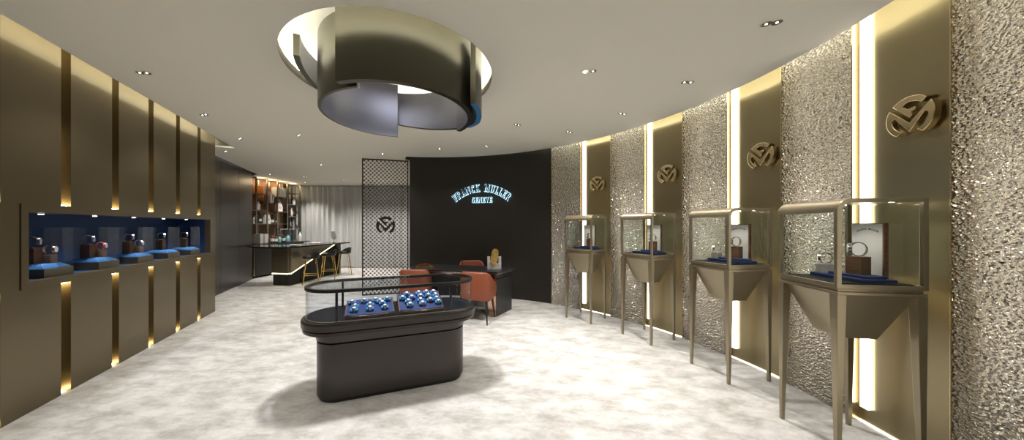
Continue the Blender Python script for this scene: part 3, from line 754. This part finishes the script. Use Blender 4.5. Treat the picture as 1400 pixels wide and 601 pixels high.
# ------------------------------------------------------------------ bar shelf
def SX(Y): return -8.09 + .153*Y
shf = thing('bar_shelving', 'tall bronze open shelving with walnut back behind the bar', 'shelving')
def colY(x): s = (x-660)/408.; return 8.09/(-s+.153)
vx = [343.5, 351, 366, 380, 393.5, 411]; VY = [colY(x) for x in vx]
def ST(s, o, z):   # s along Y, o depth behind front (positive = towards the wall)
    return (SX(s)-o, s, z)
dep = .32
for Y in VY:
    b = MB().box(Y-.015, Y+.015, 0, .03, 1.0, CEIL-.005, ST).box(Y-.015, Y+.015, dep-.03, dep, 1.0, CEIL-.005, ST).box(Y-.015, Y+.015, .03, dep-.03, CEIL-.035, CEIL-.005, ST)
    b.build('upright', 'trim' if False else 'case', shf)
def shz(y, Y): return 1.5-(y-309)*Y/408.
SHV = [(1,2,265),(1,2,286.8),(2,3,277.5),(3,4,269.3),(3,4,289),(4,5,264),(4,5,279.5),(4,5,295.5),(0,1,264),(0,1,286.8),(0,1,305.5),(1,2,305.5),(2,3,305.5),(3,4,305.5)]
SZ = {}
for i0, i1, y in SHV:
    z = shz(y, (VY[i0]+VY[i1])/2); SZ.setdefault((i0,i1), []).append(z)
    MB().box(VY[i0]+.0155, VY[i1]-.0155, 0, dep, z-.016, z, ST).build('shelf_board', 'case', shf)
MB().box(VY[0]-.02, VY[4]+.2, dep+.002, dep+.02, 1.0, CEIL-.005, ST).build('back_panel', 'backwood', shf)
MB().box(VY[0]-.02, VY[-1]+.02, -.005, dep, CEIL-.03, CEIL-.005, ST) # header not needed
# back counter below
bc = thing('back_counter', 'black back counter under the bronze shelving', 'counter')
MB().box(8.47, 10.5, -.40, dep+.10, .96, .995, ST).build('counter_top', 'blackgloss', bc, bevel=.003)
MB().box(8.47, 10.45, -.22, dep+.05, .05, .9595, ST).build('cabinet', 'dark2', bc)
MB().box(8.55, 9.15, -.245, -.221, .08, .93, ST).build('door', 'dark', bc)
MB().box(9.17, 9.77, -.245, -.221, .08, .93, ST).build('door', 'dark', bc)
for s in (8.52, 9.16): MB().box(s-.008, s+.008, -.26, -.221, .05, .93, ST).build('edge_trim', 'trim', bc)

def bottle(label, x, z, o, mt, h=.28, r=.036, capm='clearblack', lab=True, Y=None):
    Y = Y or colY(x)
    t = thing('bottle', label, 'bottle', ST(Y, o, z), 0, 'bottles at the bar shelving')
    MB().lathe([(r*.95,0),(r,.01),(r,h*.55),(r*.8,h*.63),(r*.35,h*.72),(r*.33,h*.9)], n=16).build('glass_body', mt, t)
    MB().lathe([(r*.4,h*.9),(r*.4,h)], n=12).build('cap', capm, t)
    if lab: MB().lathe([(r+.001,h*.15),(r+.001,h*.45)], n=16).build('paper_label', 'white', t)
    return t
ZC = .9955
bl = [(359.0,'amber','dark bottle with pale label on the back counter beside the white books',.30,.05),
      (364.2,'amber','amber bottle with pale label on the back counter, centre of the left bottle group',.27,.05),
      (369.6,'cyan','short pale blue bottle on the back counter next to the amber one',.22,.045),
      (375.5,'clearblack','black bottle with white label at the left end of the glass cabinet',.29,.045),
      (381.4,'cyan','taller pale blue bottle on the back counter in front of the glass cabinet',.27,.06),
      (398.6,'white','tall white bottle on the back counter at the right end of the glass cabinet',.36,.05)]
for x, m_, lb, h, r in bl: bottle(lb, x, ZC, -.29, m_, h, r, lab=m_ not in ('cyan','white'))
z12 = SZ[(1,2)]; z23 = SZ[(2,3)]; z34 = SZ[(3,4)]; z45 = SZ[(4,5)]
bottle('white bottle alone on the second shelf of the left column', 358.5, z12[1]+.001, .12, 'white', .30, .05)
bottle('white-labelled bottle on the third shelf at the left edge', 352.7, z12[2]+.001, .1, 'white', .27, .045)
bottle('slim dark bottle with pale label on the lower shelf right of the handbag', 377.3, z23[1]+.001, .12, 'clearblack', .27, .045)
bottle('small dark bottle with white label in the lower middle-right shelf', 382.2, z34[2]+.001, .1, 'clearblack', .22, .04)
bottle('pale bottle on the middle shelf of the rightmost column', 405.5, z45[1]+.001, .1, 'white', .25, .05)
bottle('narrow gold-tinted bottle on the lower shelf of the rightmost column', 402.5, z45[2]+.001, .1, 'skin', .34, .035)
def book(x, z, o, h, th, d, m_, label, grp=None, lean=0, cat='book', name='book'):
    Y = colY(x); t = thing(name, label, cat, ST(Y, o, z), 0, grp)
    MB().box(-d/2, d/2, -th/2, th/2, 0, h).build('cover', m_, t, bevel=.002)
    MB().box(-d/2+.006, d/2+.0015, -th/2+.004, th/2-.004, .005, h+.0015).build('pages', 'white', t)
    t.rotation_euler = (lean, 0, 0); return t
book(363.6, z12[0]+.001, .14, .26,.09,.2,'orangestrap','tan orange book leaning on the top shelf of the left column','books on the upper shelves',0)
book(368.2, z23[0]+.24, .14, .24,.16,.2,'skin','peach book block on the top shelf of the second column','books on the upper shelves',0) if False else None
book(371.0, z23[0]+.005, .10, .36,.10,.2,'skin','peach-coloured book standing on the upper shelf of the second column','books on the upper shelves',0)
book(374.0, z23[0]+.012, .12, .26,.06,.2,'clearblack','black book slanting on the upper shelf of the second column','books on the upper shelves',-.2)
for k, x in enumerate((381.6, 384.0, 386.4, 388.8, 391.0)):
    book(x, z34[0]+.001, .12, .30-.01*(k % 3), .058, .22, 'white', ['leftmost','second','middle','fourth','rightmost'][k] + ' of five white books on the upper shelf of the third column', 'white books on the upper shelf', 0)
for k, x in enumerate((346.2, 347.5, 348.8)):
    book(x, ZC, -.12, .28, .028, .2, 'stone', ['leftmost','middle','rightmost'][k]+' of three pale books at the left end of the back counter', 'pale books on the back counter', 0)
for k, x in enumerate((353.0, 354.6, 356.2)):
    book(x, ZC, -.12, .27, .03, .2, 'white', ['leftmost','middle','rightmost'][k]+' of three white books on the back counter beside the bottles', 'white books on the back counter', -.04)
# sculptural objects
def bag(x, z, o, m_, label, w=.30, h=.24):
    Y = colY(x); t = thing('handbag', label, 'handbag', ST(Y, o, z), pi/2)
    MB().loft([[(px,py,0) for px,py in rrect(w,.11,.03)], [(px*.98,py*1.0,h*.5) for px,py in rrect(w,.11,.03)], [(px*.8,py*.5,h) for px,py in rrect(w,.11,.03)]]).build('body', m_, t, angle=60)
    MB().tube([(-w*.25,0,h*.97),(-w*.22,0,h*1.25),(0,0,h*1.4),(w*.22,0,h*1.25),(w*.25,0,h*.97)], .008, 8).build('handle', m_, t)
    MB().box(-w*.18, w*.18, -.062, -.052, h*.3, h*.6).build('flap', 'white' if m_ != 'white' else 'skin', t)
    return t
bag(359.7, z12[2]+.001, .14, 'clearblack', 'black handbag with white flap on the lower shelf of the left column', .26, .24)
bag(370.4, z23[1]+.001, .13, 'white', 'cream handbag on the lower shelf of the second column', .24, .28)
bag(386.6, z34[1]+.001, .13, 'white', 'white patterned handbag on the middle shelf of the third column', .26, .28)
for x in (358, 373, 387, 402):
    ld = bpy.data.lights.new('shelf_light', 'POINT'); ld.energy = 2.2; ld.shadow_soft_size = .03; ld.color = (1,.78,.5)
    lo = bpy.data.objects.new('shelf_light', ld); COL.objects.link(lo); lo.location = ST(colY(x), .05, CEIL-.06)
# glass cabinet on the back counter
gc = thing('glass_cabinet', 'clear glass cabinet with silver edges on the back counter', 'cabinet', ST((colY(372)+colY(405))/2, -.095, ZC), 0)
L_ = colY(405)-colY(372)
MB().box(-.09,.09,-L_/2,L_/2,0,.03).build('base', 'steel', gc)
b = MB()
for x_ in (-.09,.08):
    for y_ in (-L_/2, 0, L_/2-.01): b.box(x_, x_+.01, y_, y_+.01, .0305, .40)
b.box(-.09,.09,-L_/2,L_/2,.4005,.42); b.build('frame', 'steel', gc)
MB().box(.0905,.093,-L_/2,L_/2,.031,.40).build('front_glass', 'glass2', gc)
# kettle-like tap in the cabinet zone
kt = thing('steel_kettle', 'steel kettle with curved spout inside the glass cabinet', 'kettle', ST(colY(389), -.10, ZC+.031), 0)
MB().lathe([(.055,0),(.06,.02),(.055,.12),(.03,.17),(.01,.18)], n=20).build('body', 'steel', kt)
MB().tube([(0,.05,.06),(0,.10,.10),(0,.12,.17),(0,.10,.22)], .009, 8).build('spout', 'steel', kt)
MB().tube([(0,-.05,.04),(0,-.10,.08),(0,-.09,.17),(0,-.03,.19)], .008, 8).build('handle', 'black', kt)

# ------------------------------------------------------------------ bar counter
bar = thing('bar_counter', 'angled bar counter with black top, bronze front and glowing yellow line', 'bar counter')
A0 = (-5.32, 7.58); A1 = (-4.86, 7.50); A2 = (-4.66, 9.55)     # front foot: left, corner, far end
B0 = (-5.32, 8.15); B2 = (-5.25, 9.55); B1 = (-5.40, 8.15)
body = [A0, A1, A2, B2, (-5.40, 8.2), (-5.45,8.2)]
ZL, ZH = .30, .955
def ln(a, b, t): return (a[0]+(b[0]-a[0])*t, a[1]+(b[1]-a[1])*t)
MB().prism(body, .01, .955).build('core', 'dark', bar)
def facade(b, a, c, z0a, z1a, z0c, z1c, off, th=.012):
    d = Vector((c[0]-a[0], c[1]-a[1])).normalized(); n = Vector((d.y, -d.x))
    P_ = [Vector((*a,0))+Vector((n.x,n.y,0))*off, Vector((*c,0))+Vector((n.x,n.y,0))*off]
    P2 = [Vector((*a,0))+Vector((n.x,n.y,0))*(off+th), Vector((*c,0))+Vector((n.x,n.y,0))*(off+th)]
    vs = []
    for p in (P_, P2):
        for q, z0, z1 in ((p[0],z0a,z1a),(p[1],z0c,z1c)): vs += [(q.x,q.y,z0),(q.x,q.y,z1)]
    b.add(vs, [(0,1,3,2),(4,6,7,5),(0,2,6,4),(1,5,7,3),(0,4,5,1),(2,3,7,6)])
top_t = .90
b = MB(); facade(b, A0, A1, ZL+.02, ZH, ZL+.02, ZH, .001, .05); 
A2b = ln(A1, A2, top_t)
facade(b, A1, A2b, ZL+.02, ZH, ZH-.01, ZH, .001, .05)
b.build('bronze_front', 'case', bar)
b = MB(); facade(b, A0, A1, ZL-.004, ZL+.018, ZL-.004, ZL+.018, .001, .042); facade(b, A1, A2b, ZL-.004, ZL+.018, ZH-.036, ZH-.011, .001, .042)
b.build('light_line', 'led_bar', bar)
# ribbed plinth
b = MB()
for a_, c_, m_ in ((A0,A1,12),(A1,A2,56)):
    for i in range(m_):
        t_ = (i+.5)/m_; q = ln(a_, c_, t_); ztop = ZL-.01 if a_ is A0 else min(ZL-.01 + (ZH-ZL-.02)*t_/top_t, ZH)
        d = Vector((c_[0]-a_[0], c_[1]-a_[1])).normalized(); n_ = Vector((d.y,-d.x)); q = (q[0]+n_.x*.006, q[1]+n_.y*.006)
        b.lathe([(.013,.012),(.013,ztop)], (q[0],q[1],0), 8)
b.build('ribbed_panel', 'dark', bar)
btop = [(-6.36,8.15), (-6.28,7.95), (-5.95,7.62), (-5.6,7.36), (-4.78,7.30), (-4.28,9.62), (-5.2,9.62), (-5.35,8.3), (-6.3,8.35)]
MB().prism(btop, .9555, .99).build('counter_top', 'blackgloss', bar, bevel=.003)
MB().prism([(-4.66,9.45),(-4.56,9.45),(-4.56,9.58),(-4.66,9.58)], 0, .955).build('end_post', 'dark', bar)

mir = thing('tabletop_mirror', 'white rounded tabletop mirror standing on the far end of the bar', 'mirror', (-4.62, 9.25, .9905), .3)
MB().lathe([(.05,0),(.05,.008),(.012,.012),(.008,.10)], n=20).build('stand', 'chrome', mir)
MB().prism([(x*.42,y*.85) for x,y in ov] if False else [(.072*abs(cos(2*pi*i/24))**.7*(1 if cos(2*pi*i/24)>0 else -1), .13*abs(sin(2*pi*i/24))**.7*(1 if sin(2*pi*i/24)>0 else -1)) for i in range(24)], -.008, .008).build('frame', 'white', mir, T=lambda x,y,z: (x+y*-.12, z, .225+y), bevel=.003)
# stack of papers on the bar
o = MB().box(-.13,.13,-.18,.18,0,.018).build('brochure', 'white', bevel=.001); o.location = (-5.0, 8.95, .9905); o.rotation_euler = (0,0,.2)
tag(o, 'flat white brochure lying on the middle of the black bar top', 'brochure')
o = MB().box(-.11,.11,-.15,.15,0,.012).build('brochure', 'white', bevel=.001); o.location = (-5.15, 8.15, .9905); o.rotation_euler = (0,0,.5)
tag(o, 'white brochure lying on the near part of the bar top', 'brochure')

def make_stool(label, loc, rz):
    t = thing('bar_stool', label, 'bar stool', loc, rz, 'black and brass stools at the bar')
    # seat faces +y (towards bar), low back at -y
    MB().loft([[(x*.86,y*.86,.655) for x,y in rrect(.42,.38,.15)], [(x,y,.675) for x,y in rrect(.42,.38,.15)], [(x,y,.705) for x,y in rrect(.42,.38,.15)], [(x*.93,y*.93,.725) for x,y in rrect(.42,.38,.15)]]).build('seat', 'black', t, angle=60)
    loops = []
    for i in range(25):
        a = R(178+184*i/24); c, s_ = cos(a), sin(a); ez = max(.0, -s_)
        zt = .725 + .10*ez**.6 + .01
        loops.append([(c*.215,s_*.195,.69),(c*.235,s_*.215,zt-.02),(c*.225,s_*.205,zt),(c*.205,s_*.185,zt),(c*.195,s_*.175,zt-.02),(c*.19,s_*.17,.70)])
    MB().loft(loops).build('low_backrest', 'black', t, angle=60)
    for sx in (-1,1):
        for sy in (-1,1): MB().bar((sx*.12, sy*.11, .655), (sx*.195, sy*.185, 0), .014, .009, 10).build('leg', 'stoolgold', t)
    z = .235; k = 1-z/.655; X_, Y_ = .12+.075*k, .11+.075*k
    b = MB()
    for a_, c_ in (((-X_,-Y_,z),(X_,-Y_,z)),((X_,-Y_,z),(X_,Y_,z)),((X_,Y_,z),(-X_,Y_,z)),((-X_,Y_,z),(-X_,-Y_,z))): b.bar(a_, c_, .007, n=8)
    b.build('footrest', 'stoolgold', t)
    MB().prism(rrect(.26,.24,.05), .645, .6545).build('seat_plate', 'stoolgold', t)
    return t
s0 = make_stool('nearest black bar stool with brass legs at the bar corner', (-4.50, 7.82, 0), R(90+28))
dup(s0, (-4.44, 8.60, 0), R(90+18), 'middle of the three black bar stools with brass legs')
dup(s0, (-4.33, 9.32, 0), R(90+35), 'farthest black bar stool with brass legs beside the curtain')

# ------------------------------------------------------------------ downlights
def ceilp(x, y, z=CEIL): k = (z-1.5)/(309.-y); return ((x-660)*k, 408*k)
DL = [(196,99,'on the left near the slotted gold wall'),(279,156.5,'second along the slotted gold wall'),(328,189,'near the end of the slotted gold wall'),(308.5,206.5,'above the recessed dark wall corner'),
      (408.6,184.5,'just left of the hanging curved panels'),(439,225,'between the bar and the lattice screen'),(369,238,'directly in front of the bar shelving'),(417,249,'nearest the top of the curtain'),
      (523,210,'just above the lattice screen'),(601,203,'above the left end of the dark sign wall'),(665,199.5,'above the lettering on the dark wall'),(707,170,'right of the hanging panels, first from them'),
      (778,180,'before the first hammered wall panel'),(851,155,'before the second hammered wall panel'),(940,112,'before the third hammered wall panel'),(806,97,'alone in the middle right of the ceiling'),(1055,31,'nearest to the camera on the right')]
dl0 = None
for i, (x, y, w) in enumerate(DL):
    px, py = ceilp(x, y); lb = 'twin chrome recessed ceiling downlight ' + w
    rz = atan2(py-LC[1], px-LC[0])
    if dl0 is None:
        dl0 = t = thing('ceiling_downlight', lb, 'downlight', (px, py, CEIL), rz, 'twin recessed ceiling downlights')
        for q in (-.032, .032):
            MB().band((q,0), .024, .0315, -.006, -.0005, 0, 360, 24).build('rim', 'chrome', t)
            MB().lathe([(.0235,-.0045),(.0235,-.0008)], (q,0,0), 20).build('reflector', 'chrome', t)
            MB().lathe([(.008,-.0065),(.008,-.0047)], (q,0,0), 14).build('lens', 'led_lens', t)
    else: dup(dl0, (px, py, CEIL), rz, lb)
def spot(x, y, z, tx, ty, e, size=105, blend=.7, soft=.03, col=(1,.95,.88)):
    ld = bpy.data.lights.new('downlight', 'SPOT'); ld.energy = e*.66; ld.spot_size = R(size); ld.spot_blend = blend; ld.shadow_soft_size = soft; ld.color = col
    lo = bpy.data.objects.new('downlight', ld); COL.objects.link(lo); lo.location = (x, y, z)
    lo.rotation_euler = (Vector((tx,ty,0))-Vector((x,y,z))).to_track_quat('-Z','Y').to_euler()
for i, (x, y, w) in enumerate(DL):
    px, py = ceilp(x, y)
    e = {4: 100, 5: 170, 6: 90, 7: 150, 3: 60, 8: 120, 0: 60, 1: 60, 2: 60}.get(i, 45)
    if i in (12,13,14,16): spot(px, py, CEIL-.02, px + (RC[0]-px)*-.10, py + (RC[1]-py)*-.10, 130, size=95, soft=.02)
    else: spot(px, py, CEIL-.02, px + (RC[0]-px)*-.03, py + (RC[1]-py)*-.03, e)
# ones outside the picture, behind and beside the camera
for px, py in ((1.9,1.0),(.6,.9),(-.7,.6),(-2.0,.9),(.4,-.6),(-1.6,-.5),(1.2,2.6)):
    dup(dl0, (px, py, CEIL), .3, 'twin chrome recessed ceiling downlight outside the photographed part of the ceiling') if (px, py) != (1.2,2.6) else None
    if (px, py) != (1.2,2.6): spot(px, py, CEIL-.02, px, py, 50)
for px, py in ((-4.4,9.5),(-3.2,9.5),(-2.1,9.3),(-5.3,8.9)):  # extra downlights, put in to brighten the curtain and the bar end
    dup(dl0, (px, py, CEIL), .3, 'twin chrome recessed ceiling downlight added to brighten the grey curtain'); spot(px, py, CEIL-.02, px, py+.5, 130, size=110)
# lamp in the middle of the round recess
spot(LC[0], LC[1], 3.30, LC[0], LC[1], 20, size=150, blend=.3, soft=.20, col=(.90,.93,1))
spot(LC[0], LC[1], 3.31, LC[0], LC[1], 520, size=84, blend=.3, soft=.10, col=(1,.98,.95))

# ------------------------------------------------------------------ camera, world
cd = bpy.data.cameras.new('camera'); cam = bpy.data.objects.new('camera', cd); COL.objects.link(cam)
cam.location = (0, 0, 1.5); cam.rotation_euler = (pi/2, 0, 0)
cd.sensor_width = 36; cd.sensor_fit = 'HORIZONTAL'; cd.lens = 36*408/1400; cd.shift_x = 40/1400; cd.shift_y = -8.5/1400*-1
cd.clip_start = .05
S.camera = cam
w = bpy.data.worlds.new('world'); S.world = w; w.use_nodes = True
w.node_tree.nodes['Background'].inputs[0].default_value = (.9,.85,.78,1); w.node_tree.nodes['Background'].inputs[1].default_value = .02
S.view_settings.view_transform = 'Standard'; S.view_settings.look = 'None'; S.view_settings.exposure = .25; S.view_settings.gamma = 1; S.view_settings.use_curve_mapping = False
S.cycles.use_denoising = True; S.cycles.max_bounces = 8; S.cycles.transparent_max_bounces = 24; S.cycles.caustics_reflective = False; S.cycles.caustics_refractive = False
S.cycles.sample_clamp_indirect = 6
